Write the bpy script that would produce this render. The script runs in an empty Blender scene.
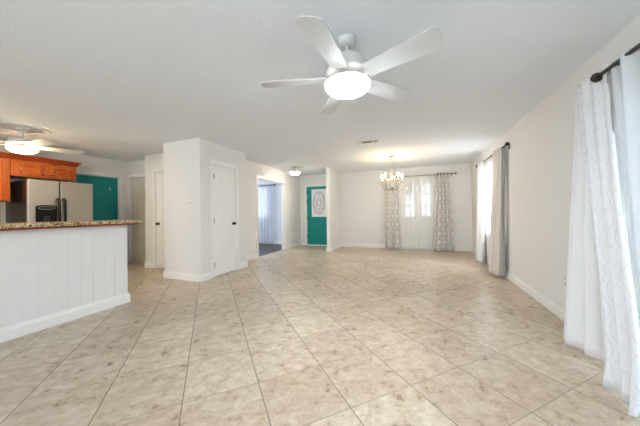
import bpy, bmesh, math, random
from mathutils import Matrix, Vector
random.seed(4)
sc = bpy.context.scene
COL = sc.collection
PI = math.pi

# ------------------------------------------------------------------ camera
CAMH = 1.1565
cam = bpy.data.objects.new('camera', bpy.data.cameras.new('camera'))
COL.objects.link(cam)
cam.data.sensor_width = 36.0
cam.data.lens = 14.076
cam.data.shift_y = -0.00378
cam.data.clip_start = 0.02
_r = Vector((0.931224, 0.364193, -0.013642)); _f = Vector((-0.364157, 0.931324, 0.005121)); _u = Vector((0.01457, 0.000199, 0.999894))
_m = Matrix((_r, _u, -_f)).transposed().to_4x4()
_m.translation = (0, 0, CAMH)
cam.matrix_world = _m
sc.camera = cam

# ------------------------------------------------------------------ world and daylight
sc.view_settings.view_transform = 'Standard'
sc.view_settings.look = 'None'
sc.view_settings.exposure = 1.16
sc.view_settings.gamma = 1.0
sc.view_settings.use_curve_mapping = False
w = bpy.data.worlds.new('sky'); sc.world = w; w.use_nodes = True
bg = w.node_tree.nodes['Background']
bg.inputs[0].default_value = (0.86, 0.94, 1.0, 1); bg.inputs[1].default_value = 0.6

def area_light(name, loc, rot, sx, sy, power, col):
    l = bpy.data.lights.new(name, 'AREA'); l.shape = 'RECTANGLE'; l.size = sx; l.size_y = sy
    l.energy = power; l.color = col
    o = bpy.data.objects.new(name, l); COL.objects.link(o); o.location = loc; o.rotation_euler = rot
    return o
# daylight pushed in through the window openings, with added fill lights among them
area_light('rear_window_fill', (-0.3, -4.6, 1.5), (PI/2-0.06, 0, 0), 4.5, 2.6, 62, (0.70, 0.85, 1.0))  # fill light added behind the camera, standing in for an unseen window
area_light('rear_ceiling_fill', (-0.3, -4.4, 0.1), (PI/2+0.42, 0, 0), 4.0, 1.2, 84, (0.88, 0.94, 1.0))  # up-tilted fill added behind the camera to brighten the ceiling
area_light('daylight_kitchen_window', (-5.1, -2.9, 1.5), (PI/2, 0, 0), 1.6, 1.2, 30, (0.90, 0.95, 1.0))
area_light('daylight_patio_door', (3.0, 0.9, 2.5), (0, PI/2-0.65, 0), 1.8, 2.6, 55, (0.70, 0.85, 1.0))
area_light('daylight_side_window', (2.2, 5.85, 2.1), (0, PI/2-0.6, 0), 1.2, 1.4, 120, (0.90, 0.95, 1.0))
area_light('daylight_french_door', (0.0, 8.5, 1.45), (-PI/2, 0, 0), 0.9, 1.0, 2.0, (0.92, 0.96, 1.0))
area_light('daylight_study_window', (-5.9, 8.5, 1.5), (-PI/2, 0, 0), 1.3, 1.2, 8, (0.9, 0.95, 1.0))
area_light('study_side_fill', (-9.0, 6.2, 1.5), (0, -PI/2, 0), 1.4, 2.0, 80, (0.94, 0.97, 1.0))  # fill light added outside an unseen opening to brighten the study

# ------------------------------------------------------------------ materials
def lin(c):
    return tuple((x/12.92 if x <= 0.04045 else ((x+0.055)/1.055)**2.4) for x in [v/255 for v in c]) + (1,)
def mat(name, rgb, rough=0.5, metal=0.0, bump=None, spec=0.5):
    m = bpy.data.materials.new(name); m.use_nodes = True
    nt = m.node_tree; b = nt.nodes['Principled BSDF']
    b.inputs['Base Color'].default_value = lin(rgb); b.inputs['Roughness'].default_value = rough
    b.inputs['Metallic'].default_value = metal; b.inputs['Specular IOR Level'].default_value = spec
    if bump:
        sc_, st = bump
        tc = nt.nodes.new('ShaderNodeTexCoord'); n = nt.nodes.new('ShaderNodeTexNoise'); bp = nt.nodes.new('ShaderNodeBump')
        n.inputs['Scale'].default_value = sc_; n.inputs['Detail'].default_value = 4
        bp.inputs['Strength'].default_value = st; bp.inputs['Distance'].default_value = 0.01
        nt.links.new(tc.outputs['Object'], n.inputs['Vector']); nt.links.new(n.outputs['Fac'], bp.inputs['Height'])
        nt.links.new(bp.outputs['Normal'], b.inputs['Normal'])
    return m
class NT:
    def __init__(s, m): s.t = m.node_tree; s.b = s.t.nodes['Principled BSDF']
    def n(s, typ, **kw):
        x = s.t.nodes.new('ShaderNode'+typ)
        for k, v in kw.items():
            if hasattr(x, k): setattr(x, k, v)
        return x
    def l(s, a, b): s.t.links.new(a, b)
    def math(s, op, a, b=None, c=None):
        x = s.n('Math', operation=op)
        for i, v in enumerate((a, b, c)):
            if v is None: continue
            if isinstance(v, (int, float)): x.inputs[i].default_value = v
            else: s.l(v, x.inputs[i])
        return x.outputs[0]
    def ramp(s, fac, stops):
        x = s.n('ValToRGB'); e = x.color_ramp.elements
        while len(e) < len(stops): e.new(0.5)
        for el, (p, c) in zip(e, stops): el.position = p; el.color = lin(c)
        s.l(fac, x.inputs[0]); return x.outputs[0]
    def mix(s, fac, a, b, blend='MIX'):
        x = s.n('Mix', data_type='RGBA', blend_type=blend)
        for i, v in ((0, fac), (6, a), (7, b)):
            if isinstance(v, (int, float)): x.inputs[i].default_value = v
            elif isinstance(v, tuple): x.inputs[i].default_value = v
            else: s.l(v, x.inputs[i])
        return x.outputs[2]

M = {}
M['wall'] = mat('wall_paint', (236, 235, 233), 0.75, bump=(90, 0.08), spec=0.25)
M['wall_blue'] = mat('wall_paint_pale_blue', (222, 228, 236), 0.75, spec=0.25)
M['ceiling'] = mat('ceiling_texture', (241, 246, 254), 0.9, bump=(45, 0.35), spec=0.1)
M['trim'] = mat('trim_white', (246, 245, 242), 0.4)
M['door'] = mat('door_white', (247, 246, 243), 0.42)
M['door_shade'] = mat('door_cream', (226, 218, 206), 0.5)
M['teal'] = mat('teal_paint', (4, 146, 140), 0.4)
M['teal_dark'] = mat('teal_paint_flat', (4, 140, 146), 0.6)
M['black'] = mat('black_metal', (14, 13, 13), 0.5, spec=0.25)
M['bronze'] = mat('dark_bronze', (70, 64, 58), 0.4, 0.7)
M['steelgrey'] = mat('hinge_steel', (120, 120, 122), 0.4, 0.8)
M['pewter'] = mat('pewter_rod', (128, 122, 116), 0.35, 0.75)
M['fanwhite'] = mat('fan_white', (228, 228, 227), 0.5)
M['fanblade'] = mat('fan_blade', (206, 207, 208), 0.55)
M['plastic'] = mat('white_plastic', (240, 238, 232), 0.4)
M['slot'] = mat('dark_slot', (60, 58, 56), 0.7)
M['plastic_grey'] = mat('grey_toggle', (206, 201, 192), 0.5)
M['ventwhite'] = mat('vent_white', (226, 225, 222), 0.5)
M['ventdark'] = mat('vent_dark', (64, 62, 60), 0.8)
M['stainless'] = mat('stainless', (190, 184, 176), 0.38, 0.85)
M['fridgeside'] = mat('fridge_side', (26, 24, 23), 0.25)
M['nickel'] = mat('chandelier_metal', (172, 166, 156), 0.3, 0.85)
M['candle'] = mat('candle_sleeve', (244, 238, 224), 0.5)
M['silverline'] = mat('silver_line', (170, 172, 174), 0.3, 0.8)
M['lead'] = mat('lead_came', (150, 140, 140), 0.5, 0.2)
M['brass'] = mat('brass', (190, 150, 80), 0.3, 0.9)
M['leaf'] = mat('leaf', (52, 74, 40), 0.7, bump=(8, 0.5))
M['bark'] = mat('bark', (80, 64, 50), 0.9)
M['grass'] = mat('lawn_green', (120, 140, 90), 0.95, bump=(20, 0.4))

def emit(name, rgb, strength):
    m = bpy.data.materials.new(name); m.use_nodes = True
    b = m.node_tree.nodes['Principled BSDF']
    b.inputs['Base Color'].default_value = lin((250, 246, 236)); b.inputs['Roughness'].default_value = 0.4
    b.inputs['Emission Color'].default_value = lin(rgb); b.inputs['Emission Strength'].default_value = strength
    return m
def bowl_glass(name, rgb, side, bottom):
    m = emit(name, rgb, 1.0); k = NT(m)          # the lamp sits low in the bowl: its floor glows more than its flank
    g = k.n('NewGeometry'); sp = k.n('SeparateXYZ'); k.l(g.outputs['Normal'], sp.inputs[0])
    mr = k.n('MapRange', interpolation_type='SMOOTHSTEP')
    for i, v in enumerate((-0.25, -0.95, side, bottom)): mr.inputs[i+1].default_value = v
    k.l(sp.outputs[2], mr.inputs[0]); k.l(mr.outputs[0], k.b.inputs['Emission Strength']); return m
M['bowl'] = bowl_glass('lit_glass_bowl', (238, 246, 255), 2.0, 58.0)
M['bowl_kitchen'] = emit('lit_glass_bowl_warm', (255, 226, 170), 34.0)
M['bowl_foyer'] = emit('lit_glass_dome', (255, 242, 222), 22.0)
M['bulb'] = emit('lit_bulb', (255, 230, 184), 130.0)

def glass(name, tint=(1, 1, 1), gl=0.06):
    m = bpy.data.materials.new(name); m.use_nodes = True
    t = m.node_tree; t.nodes.clear()
    o = t.nodes.new('ShaderNodeOutputMaterial'); mx = t.nodes.new('ShaderNodeMixShader')
    tr = t.nodes.new('ShaderNodeBsdfTransparent'); g = t.nodes.new('ShaderNodeBsdfGlossy')
    tr.inputs[0].default_value = tint + (1,); g.inputs['Roughness'].default_value = 0.03
    mx.inputs[0].default_value = gl
    t.links.new(tr.outputs[0], mx.inputs[1]); t.links.new(g.outputs[0], mx.inputs[2]); t.links.new(mx.outputs[0], o.inputs[0])
    return m
M['glass'] = glass('window_glass')
def frosted(name, rgb):
    m = bpy.data.materials.new(name); m.use_nodes = True
    t = m.node_tree; t.nodes.clear()
    o = t.nodes.new('ShaderNodeOutputMaterial'); mx = t.nodes.new('ShaderNodeMixShader')
    a = t.nodes.new('ShaderNodeBsdfTranslucent'); b = t.nodes.new('ShaderNodeBsdfDiffuse')
    a.inputs[0].default_value = lin(rgb); b.inputs[0].default_value = lin(rgb); mx.inputs[0].default_value = 0.35
    t.links.new(a.outputs[0], mx.inputs[1]); t.links.new(b.outputs[0], mx.inputs[2]); t.links.new(mx.outputs[0], o.inputs[0])
    return m
M['frosted'] = frosted('leaded_glass_frosted', (250, 246, 246))

def fabric(name, rgb, transl=0.35, sheer=0.0, pattern=None):
    """cloth; pattern = (rgb of the line, period u, period v, line width, opacity)"""
    m = bpy.data.materials.new(name); m.use_nodes = True
    k = NT(m); t = k.t; b = k.b
    t.nodes.remove(b)
    out = [x for x in t.nodes if x.type == 'OUTPUT_MATERIAL'][0]
    d = k.n('BsdfDiffuse'); tl = k.n('BsdfTranslucent'); mx = k.n('MixShader'); mx.inputs[0].default_value = transl
    col = None
    if pattern:
        prgb, pu, pv, lw, op = pattern
        uv = k.n('UVMap'); uv.uv_map = 'cloth'
        sp = k.n('SeparateXYZ'); 
        nz = k.n('TexNoise'); nz.inputs['Scale'].default_value = 9; k.l(uv.outputs[0], nz.inputs['Vector'])
        k.l(uv.outputs[0], sp.inputs[0])
        off = k.math('MULTIPLY', k.math('SUBTRACT', nz.outputs['Fac'], 0.5), pu*0.25)
        cu = k.math('COSINE', k.math('MULTIPLY', k.math('ADD', sp.outputs[0], off), 2*PI/pu))
        cv = k.math('COSINE', k.math('MULTIPLY', sp.outputs[1], 2*PI/pv))
        s1 = k.math('ABSOLUTE', k.math('SUBTRACT', k.math('ADD', cu, k.math('MULTIPLY', cv, 0.85)), 0.42))
        s2 = k.math('ABSOLUTE', k.math('SUBTRACT', k.math('ADD', cu, k.math('MULTIPLY', cv, 0.85)), -0.9))
        ln = k.math('MAXIMUM', k.math('LESS_THAN', s1, lw), k.math('LESS_THAN', s2, lw*0.7))
        fac = k.math('MULTIPLY', ln, op)
        col = k.mix(fac, lin(rgb), lin(prgb))
        k.l(col, d.inputs[0]); k.l(col, tl.inputs[0])
    else:
        d.inputs[0].default_value = lin(rgb); tl.inputs[0].default_value = lin(rgb)
    k.l(d.outputs[0], mx.inputs[1]); k.l(tl.outputs[0], mx.inputs[2])
    res = mx.outputs[0]
    if sheer > 0:
        tp = k.n('BsdfTransparent'); m2 = k.n('MixShader')
        if pattern: k.l(k.math('SUBTRACT', sheer, k.math('MULTIPLY', ln, sheer*0.7)), m2.inputs[0])
        else: m2.inputs[0].default_value = sheer
        k.l(res, m2.inputs[1]); k.l(tp.outputs[0], m2.inputs[2]); res = m2.outputs[0]
    k.l(res, out.inputs[0])
    return m
M['cloth_white'] = fabric('white_drape', (248, 248, 248), 0.16)
M['cloth_cream'] = fabric('cream_drape', (240, 231, 222), 0.10)
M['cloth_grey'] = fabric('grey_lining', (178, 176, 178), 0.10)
M['cloth_sheer'] = fabric('white_sheer', (248, 248, 250), 0.5, 0.45)
M['cloth_sheer_far'] = fabric('white_sheer_far', (253, 253, 253), 0.08, 0.72)
M['cloth_trellis_white'] = fabric('embroidered_drape', (246, 247, 250), 0.18, 0.0, ((196, 200, 210), 0.17, 0.24, 0.075, 0.42))
M['cloth_embroidered'] = fabric('embroidered_sheer', (236, 241, 246), 0.20, 0.12, ((196, 200, 210), 0.17, 0.24, 0.075, 0.42))
M['cloth_damask'] = fabric('trellis_drape', (250, 247, 242), 0.12, 0.0, ((150, 138, 138), 0.20, 0.25, 0.28, 0.5))
M['cloth_study'] = fabric('study_sheer', (224, 230, 240), 0.4, 0.5)

# floor tile, laid on the diagonal
def tile_mat():
    m = mat('travertine_tile', (205, 192, 172), 0.32); k = NT(m)
    S, TH, OX, OY = 0.45697, math.radians(45.066), -1.35279, 1.11243
    tc = k.n('TexCoord'); sp = k.n('SeparateXYZ'); k.l(tc.outputs['Object'], sp.inputs[0])
    x = k.math('SUBTRACT', sp.outputs[0], OX); y = k.math('SUBTRACT', sp.outputs[1], OY)
    c, s = math.cos(TH)/S, math.sin(TH)/S
    u = k.math('ADD', k.math('MULTIPLY', x, c), k.math('MULTIPLY', y, s))
    v = k.math('SUBTRACT', k.math('MULTIPLY', y, c), k.math('MULTIPLY', x, s))
    def edge(a):
        f = k.math('FRACT', a); return k.math('MINIMUM', f, k.math('SUBTRACT', 1.0, f))
    e = k.math('MINIMUM', edge(u), edge(v)); second = k.math('LESS_THAN', edge(v), edge(u))
    mr = k.n('MapRange'); mr.inputs[1].default_value = 0.0045; mr.inputs[2].default_value = 0.0085
    k.l(e, mr.inputs[0]); tile = mr.outputs[0]           # 0 on the grout, 1 on the tile
    cb = k.n('CombineXYZ'); k.l(k.math('FLOOR', u), cb.inputs[0]); k.l(k.math('FLOOR', v), cb.inputs[1])
    wn = k.n('TexWhiteNoise', noise_dimensions='3D'); k.l(cb.outputs[0], wn.inputs['Vector'])
    # every tile has its own piece of veining
    vs = k.n('VectorMath', operation='SCALE'); k.l(wn.outputs['Color'], vs.inputs[0]); vs.inputs['Scale'].default_value = 30
    cu = k.n('CombineXYZ'); k.l(u, cu.inputs[0]); k.l(v, cu.inputs[1])
    va = k.n('VectorMath', operation='ADD'); k.l(cu.outputs[0], va.inputs[0]); k.l(vs.outputs[0], va.inputs[1])
    mp = k.n('Mapping'); mp.inputs['Scale'].default_value = (1.0, 1.2, 1.0); mp.inputs['Rotation'].default_value = (0, 0, 0.6)
    k.l(va.outputs[0], mp.inputs[0])
    n1 = k.n('TexNoise'); n1.inputs['Scale'].default_value = 5.0; n1.inputs['Detail'].default_value = 9; n1.inputs['Roughness'].default_value = 0.68; n1.inputs['Distortion'].default_value = 0.35
    k.l(mp.outputs[0], n1.inputs['Vector'])
    n2 = k.n('TexNoise'); n2.inputs['Scale'].default_value = 11; n2.inputs['Detail'].default_value = 6; n2.inputs['Roughness'].default_value = 0.7; n2.inputs['Distortion'].default_value = 0.7
    k.l(mp.outputs[0], n2.inputs['Vector'])
    base = k.ramp(n1.outputs['Fac'], [(0.30, (170, 149, 124)), (0.44, (198, 182, 161)), (0.56, (211, 198, 180)), (0.70, (226, 216, 202))])
    vein = k.ramp(n2.outputs['Fac'], [(0.32, (186, 170, 152)), (0.46, (255, 255, 255)), (1.0, (255, 255, 255))])
    col = k.mix(0.38, base, vein, 'MULTIPLY')
    tint = k.ramp(wn.outputs['Value'], [(0.0, (236, 230, 224)), (1.0, (255, 254, 250))])
    col = k.mix(1.0, col, tint, 'MULTIPLY')
    grout = k.mix(second, lin((128, 114, 100)), lin((166, 150, 132))); col = k.mix(tile, grout, col)
    k.l(col, k.b.inputs['Base Color'])
    rg = k.math('ADD', k.math('MULTIPLY', n1.outputs['Fac'], 0.20), 0.20)
    rg = k.math('MAXIMUM', rg, k.math('MULTIPLY', k.math('SUBTRACT', 1.0, tile), 0.8)); k.l(rg, k.b.inputs['Roughness'])
    bp = k.n('Bump'); bp.inputs['Strength'].default_value = 0.35; bp.inputs['Distance'].default_value = 0.003
    k.l(k.math('ADD', tile, k.math('MULTIPLY', n2.outputs['Fac'], 0.25)), bp.inputs['Height']); k.l(bp.outputs[0], k.b.inputs['Normal'])
    return m
M['tile'] = tile_mat()
def wood_mat(name, dark, light, scale, rough, axis=(1, 1, 1)):
    m = mat(name, dark, rough); k = NT(m)
    tc = k.n('TexCoord'); mp = k.n('Mapping'); mp.inputs['Scale'].default_value = axis; k.l(tc.outputs['Object'], mp.inputs[0])
    n = k.n('TexNoise'); n.inputs['Scale'].default_value = scale; n.inputs['Detail'].default_value = 6; n.inputs['Distortion'].default_value = 0.6
    k.l(mp.outputs[0], n.inputs['Vector'])
    k.l(k.ramp(n.outputs['Fac'], [(0.3, dark), (0.7, light)]), k.b.inputs['Base Color'])
    return m
M['cherry'] = wood_mat('cherry_wood', (150, 66, 14), (200, 104, 34), 14, 0.35, (1, 1, 0.15))
M['cherry_dark'] = wood_mat('cherry_wood_moulding', (122, 42, 12), (160, 66, 22), 14, 0.35, (1, 0.15, 1))
M['darkwood'] = wood_mat('dark_wood_plank', (40, 34, 31), (66, 57, 53), 9, 0.4, (0.2, 2.0, 1))
def granite_mat():
    m = mat('granite', (190, 165, 120), 0.2); k = NT(m)
    tc = k.n('TexCoord'); v = k.n('TexVoronoi'); v.inputs['Scale'].default_value = 95; k.l(tc.outputs['Object'], v.inputs['Vector'])
    n = k.n('TexNoise'); n.inputs['Scale'].default_value = 26; n.inputs['Detail'].default_value = 5; k.l(tc.outputs['Object'], n.inputs['Vector'])
    a = k.ramp(v.outputs['Color'], [(0.15, (70, 52, 38)), (0.3, (176, 142, 92)), (0.6, (214, 190, 146)), (0.9, (232, 216, 182))])
    b = k.ramp(n.outputs['Fac'], [(0.36, (120, 96, 70)), (0.5, (255, 255, 255))])
    k.l(k.mix(0.8, a, b, 'MULTIPLY'), k.b.inputs['Base Color']); return m
M['granite'] = granite_mat()
def backsplash_mat():
    m = mat('backsplash_tile', (214, 196, 168), 0.35); k = NT(m)
    tc = k.n('TexCoord'); sp = k.n('SeparateXYZ'); k.l(tc.outputs['Object'], sp.inputs[0])
    cb = k.n('CombineXYZ'); k.l(sp.outputs[1], cb.inputs[0]); k.l(sp.outputs[2], cb.inputs[1])
    br = k.n('TexBrick'); br.inputs['Scale'].default_value = 1.0; br.inputs['Brick Width'].default_value = 0.1; br.inputs['Row Height'].default_value = 0.1
    br.inputs['Mortar Size'].default_value = 0.003; br.offset = 0
    br.inputs['Color1'].default_value = lin((216, 198, 168)); br.inputs['Color2'].default_value = lin((200, 178, 146)); br.inputs['Mortar'].default_value = lin((180, 166, 146))
    k.l(cb.outputs[0], br.inputs['Vector']); k.l(br.outputs['Color'], k.b.inputs['Base Color']); return m
M['backsplash'] = backsplash_mat()

# ------------------------------------------------------------------ mesh helpers
WLOC = {}          # world location of every object, by name
class MB:
    """collects shapes; M maps local to world"""
    def __init__(s, mtx=None): s.bm = bmesh.new(); s.M = mtx or Matrix.Identity(4); s.uv = None
    def v(s, p): return s.bm.verts.new(s.M @ Vector(p))
    def f(s, vs, smooth=False):
        try: fc = s.bm.faces.new(vs)
        except ValueError: return None
        fc.smooth = smooth; return fc
    def box(s, lo, hi, bevel=0.0, seg=2):
        x0, y0, z0 = lo; x1, y1, z1 = hi
        vs = [s.v(p) for p in ((x0,y0,z0),(x1,y0,z0),(x1,y1,z0),(x0,y1,z0),(x0,y0,z1),(x1,y0,z1),(x1,y1,z1),(x0,y1,z1))]
        fs = [s.f([vs[i] for i in q]) for q in ((0,3,2,1),(4,5,6,7),(0,1,5,4),(1,2,6,5),(2,3,7,6),(3,0,4,7))]
        if bevel > 0:
            es = set(e for fc in fs for e in fc.edges)
            bmesh.ops.bevel(s.bm, geom=list(es), offset=bevel, segments=seg, affect='EDGES', profile=0.5)
        return s
    def lathe(s, prof, c, n=32, axis='z', caps=True):
        rings = []
        for r, z in prof:
            ring = []
            for i in range(n):
                a = 2*PI*i/n; x, y = r*math.cos(a), r*math.sin(a)
                p = {'z': (x, y, z), 'x': (z, x, y), 'y': (x, z, -y)}[axis]
                ring.append(s.v((c[0]+p[0], c[1]+p[1], c[2]+p[2])))
            rings.append(ring)
        for a, b in zip(rings[:-1], rings[1:]):
            for i in range(n): s.f([a[i], a[(i+1) % n], b[(i+1) % n], b[i]], True)
        if caps:
            if prof[0][0] > 1e-5: s.f(rings[0][::-1])
            if prof[-1][0] > 1e-5: s.f(rings[-1])
        return s
    def tube(s, pts, r, n=10, closed=False):
        pts = [Vector(p) for p in pts]; rings = []
        rs = r if isinstance(r, (list, tuple)) else [r]*len(pts)
        up = None
        for i, p in enumerate(pts):
            a = pts[i-1] if (i > 0 or closed) else p; b = pts[(i+1) % len(pts)] if (i < len(pts)-1 or closed) else p
            d = (b-a).normalized()
            if up is None:
                up = Vector((0, 0, 1)) if abs(d.z) < 0.9 else Vector((1, 0, 0))
            e1 = (up - d*up.dot(d)).normalized(); e2 = d.cross(e1); up = e1
            rings.append([s.v(p + e1*rs[i]*math.cos(2*PI*k/n) + e2*rs[i]*math.sin(2*PI*k/n)) for k in range(n)])
        prs = list(zip(rings[:-1], rings[1:])) + ([(rings[-1], rings[0])] if closed else [])
        for a, b in prs:
            for k in range(n): s.f([a[k], a[(k+1) % n], b[(k+1) % n], b[k]], True)
        if not closed: s.f(rings[0][::-1]); s.f(rings[-1])
        return s
    def sphere(s, c, r, n=16, sz=1.0):
        m = max(6, n//2)
        return s.lathe([(r*math.sin(PI*i/m) if 0 < i < m else 1e-4, -r*sz*math.cos(PI*i/m)) for i in range(m+1)], c, n, caps=False)
    def prism(s, poly, h0, h1, axis='z'):
        P = {'z': lambda a, b, h: (a, b, h), 'x': lambda a, b, h: (h, a, b), 'y': lambda a, b, h: (a, h, b)}[axis]
        lo = [s.v(P(a, b, h0)) for a, b in poly]; hi = [s.v(P(a, b, h1)) for a, b in poly]; n = len(poly)
        s.f(lo[::-1]); s.f(hi)
        for i in range(n): s.f([lo[i], lo[(i+1) % n], hi[(i+1) % n], hi[i]])
        return s
    def build(s, name, material, parent=None, kind=None, loc=None, label=None):
        bmesh.ops.recalc_face_normals(s.bm, faces=s.bm.faces)
        if loc is None:
            xs = [v.co.x for v in s.bm.verts]; ys = [v.co.y for v in s.bm.verts]; zs = [v.co.z for v in s.bm.verts]
            loc = Vector(((min(xs)+max(xs))/2, (min(ys)+max(ys))/2, min(zs)))
        loc = Vector(loc)
        for v in s.bm.verts: v.co -= loc
        me = bpy.data.meshes.new(name); s.bm.to_mesh(me); s.bm.free()
        o = bpy.data.objects.new(name, me); COL.objects.link(o); me.materials.append(M[material])
        WLOC[o.name] = loc
        if parent is not None:
            o.parent = parent; o.location = loc - WLOC[parent.name]
        else: o.location = loc
        if kind: o['kind'] = kind
        if label: o['label'] = label
        return o
def tag(o, label, cat, group=None):
    o['label'] = label; o['category'] = cat
    if group: o['group'] = group
    return o
def thing(name, loc, label, cat, group=None):
    o = bpy.data.objects.new(name, None); COL.objects.link(o); o.location = loc; o.empty_display_size = 0.1
    WLOC[o.name] = Vector(loc); return tag(o, label, cat, group)
def frame(loc, deg): return Matrix.Translation(Vector(loc)) @ Matrix.Rotation(math.radians(deg), 4, 'Z')
def struct(name, mb, m, loc=(0, 0, 0)): return mb.build(name, m, None, 'structure', loc)

# ------------------------------------------------------------------ the setting
H = 2.44
XR, YF, XH, YP, XP = 1.393, 7.957, -3.845, 3.20, -3.42      # right wall, far wall, hall wall, closet front, closet side
XK, YB = -6.65, -2.6                                        # kitchen wall, rear wall
T = 0.11
b = MB(); b.box((XK-0.2, YB-0.3, -0.1), (XR+0.2, 4.2, 0)); b.box((XH-0.06, 4.2, -0.1), (XR+0.2, YF+0.2, 0))
struct('floor', b, 'tile')
b = MB(); b.box((-8.6, 4.2, -0.1), (XH-0.06, YF+0.2, -0.004)); struct('floor_study', b, 'darkwood')
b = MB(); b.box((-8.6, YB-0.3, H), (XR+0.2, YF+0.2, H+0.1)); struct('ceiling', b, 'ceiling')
b = MB(); b.box((-16, -14, -0.25), (14, 22, -0.12)); struct('ground_outside', b, 'grass')

def wall_x(name, x0, x1, y0, y1, holes=(), m='wall'):
    """wall slab lying along y; holes = (ya, yb, za, zb)"""
    b = MB(); y = y0
    for ya, yb, za, zb in sorted(holes):
        if ya > y: b.box((x0, y, 0), (x1, ya, H))
        if za > 0: b.box((x0, ya, 0), (x1, yb, za))
        b.box((x0, ya, zb), (x1, yb, H)); y = yb
    if y1 > y: b.box((x0, y, 0), (x1, y1, H))
    return struct(name, b, m)
def wall_y(name, y0, y1, x0, x1, holes=(), m='wall'):
    b = MB(); x = x0
    for xa, xb, za, zb in sorted(holes):
        if xa > x: b.box((x, y0, 0), (xa, y1, H))
        if za > 0: b.box((xa, y0, 0), (xb, y1, za))
        b.box((xa, y0, zb), (xb, y1, H)); x = xb
    if x1 > x: b.box((x, y0, 0), (x1, y1, H))
    return struct(name, b, m)
wall_x('wall_right', XR, XR+0.16, YB, YF, [(0.15, 2.50, 0.0, 2.06), (5.20, 6.55, 0.80, 2.06)])
wall_y('wall_far', YF, YF+0.16, -2.36, XR+0.16, [(-0.46, 0.46, 0.0, 2.08)])
wall_y('wall_foyer', YF, YF+0.16, XH-0.11, -2.36, [(-3.615, -2.70, 0.0, 2.06)])
wall_x('wall_partition', -2.47, -2.36, 6.84, YF)
wall_x('wall_hall', XH-T, XH, 4.30, YF, [(5.43, 6.81, 0.0, 2.05)])
wall_y('wall_hall_step', 4.30, 4.41, XH-T, XP)
wall_x('wall_closet_side', XP-T, XP, YP, 4.30, [(3.485, 4.085, 0.0, 2.05)])
wall_y('wall_closet_front', YP, YP+T, -4.29, XP-T)
wall_x('wall_closet_return', -4.29, -4.18, YP+T, 3.80)
wall_y('wall_corridor_front', 3.69, 3.80, -5.53, -4.29, [(-5.20, -4.44, 0.0, 2.05)])
wall_x('wall_corridor_side', -5.53, -5.42, 3.80, 4.0)
wall_y('wall_corridor_end', 4.0, 4.11, XK-0.12, -5.42, [(-6.535, -5.78, 0.0, 2.05)])
wall_x('wall_kitchen', XK-0.12, XK, YB, 4.0, [(2.93, 3.826, 0.0, 2.04)])
wall_y('wall_rear', YB-0.16, YB, XK-0.12, XR+0.16, [(-5.9, -4.3, 0.95, 2.1), (-2.1, 1.1, 0.25, 2.25)])  # the wide opening is out of view, added to let light in
wall_y('wall_study_far', YF, YF+0.16, -8.6, XH-0.11, [(-6.35, -5.19, 1.00, 2.10)], 'wall_blue')
wall_x('wall_study_left', -8.6, -8.5, 4.26, YF, [(5.2, 7.2, 0.8, 2.2)], 'wall_blue')  # unseen side opening, added to admit the study fill light
wall_y('wall_study_near', 4.262, 4.29, -8.5, XH-T-0.001, (), 'wall_blue')
# half wall of the breakfast bar
b = MB()
b.box((-3.72, -1.2, 0), (-3.58, 2.15, 1.043))
for i in range(28):
    y = -1.1+i*0.115
    b.box((-3.58, y, 0.12), (-3.577, y+0.1, 1.04))
struct('wall_bar', b, 'wall')

def baseboard(name, p0, p1, nrm, h=0.125, t=0.016, mtl='trim'):
    """moulded skirting from p0 to p1 (xy) standing off the wall along nrm"""
    p0, p1 = Vector((*p0, 0)), Vector((*p1, 0)); n = Vector((*nrm, 0))
    prof = [(0, 0), (t, 0), (t, h*0.72), (t*0.55, h*0.86), (t*0.45, h), (0, h)]
    b = MB(); r = []
    for p in (p0, p1): r.append([b.v(p+n*(a+0.0015)+Vector((0, 0, z+0.001))) for a, z in prof])
    k = len(prof)
    for i in range(k): b.f([r[0][i], r[0][(i+1) % k], r[1][(i+1) % k], r[1][i]])
    b.f(r[0][::-1]); b.f(r[1])
    return b.build(name, mtl, None, 'structure')
baseboard('baseboard_right', (XR, 2.60), (XR, YF-0.02), (-1, 0))
baseboard('baseboard_right_rear', (XR, YB), (XR, 0.05), (-1, 0))
baseboard('baseboard_far_left', (-2.34, YF), (-0.55, YF), (0, -1))
baseboard('baseboard_far_right', (0.55, YF), (XR-0.02, YF), (0, -1))
baseboard('baseboard_partition', (-2.36, 6.84), (-2.36, YF-0.02), (1, 0))
baseboard('baseboard_partition_end', (-2.486, 6.84), (-2.344, 6.84), (0, -1))
baseboard('baseboard_foyer', (XH+0.02, YF), (-3.69, YF), (0, -1))
baseboard('baseboard_hall_near', (XH, 4.32), (XH, 5.355), (1, 0))
baseboard('baseboard_hall_far', (XH, 6.885), (XH, YF-0.02), (1, 0))
baseboard('baseboard_hall_step', (XH+0.02, 4.41), (XP+0.016, 4.41), (0, 1))
baseboard('baseboard_closet_front', (-4.29, YP), (XP+0.016, YP), (0, -1))
baseboard('baseboard_closet_side', (XP, YP-0.0), (XP, 3.415), (1, 0))
baseboard('baseboard_closet_far', (XP, 4.155), (XP, 4.41), (1, 0))
baseboard('baseboard_closet_return', (-4.29, YP-0.016), (-4.29, 3.67), (-1, 0))
baseboard('baseboard_corridor', (-5.546, 3.69), (-5.27, 3.69), (0, -1))
baseboard('baseboard_corridor_side', (-5.53, 3.674), (-5.53, 3.98), (-1, 0))
baseboard('baseboard_kitchen', (XK, 3.91), (XK, 3.98), (1, 0))
baseboard('baseboard_bar', (-3.58, -1.2), (-3.58, 2.166), (1, 0), 0.13, 0.02)
baseboard('baseboard_bar_end', (-3.72, 2.15), (-3.56, 2.15), (0, 1), 0.13, 0.02)
baseboard('baseboard_study', (-8.48, YF), (-3.98, YF), (0, -1), 0.11)

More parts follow.
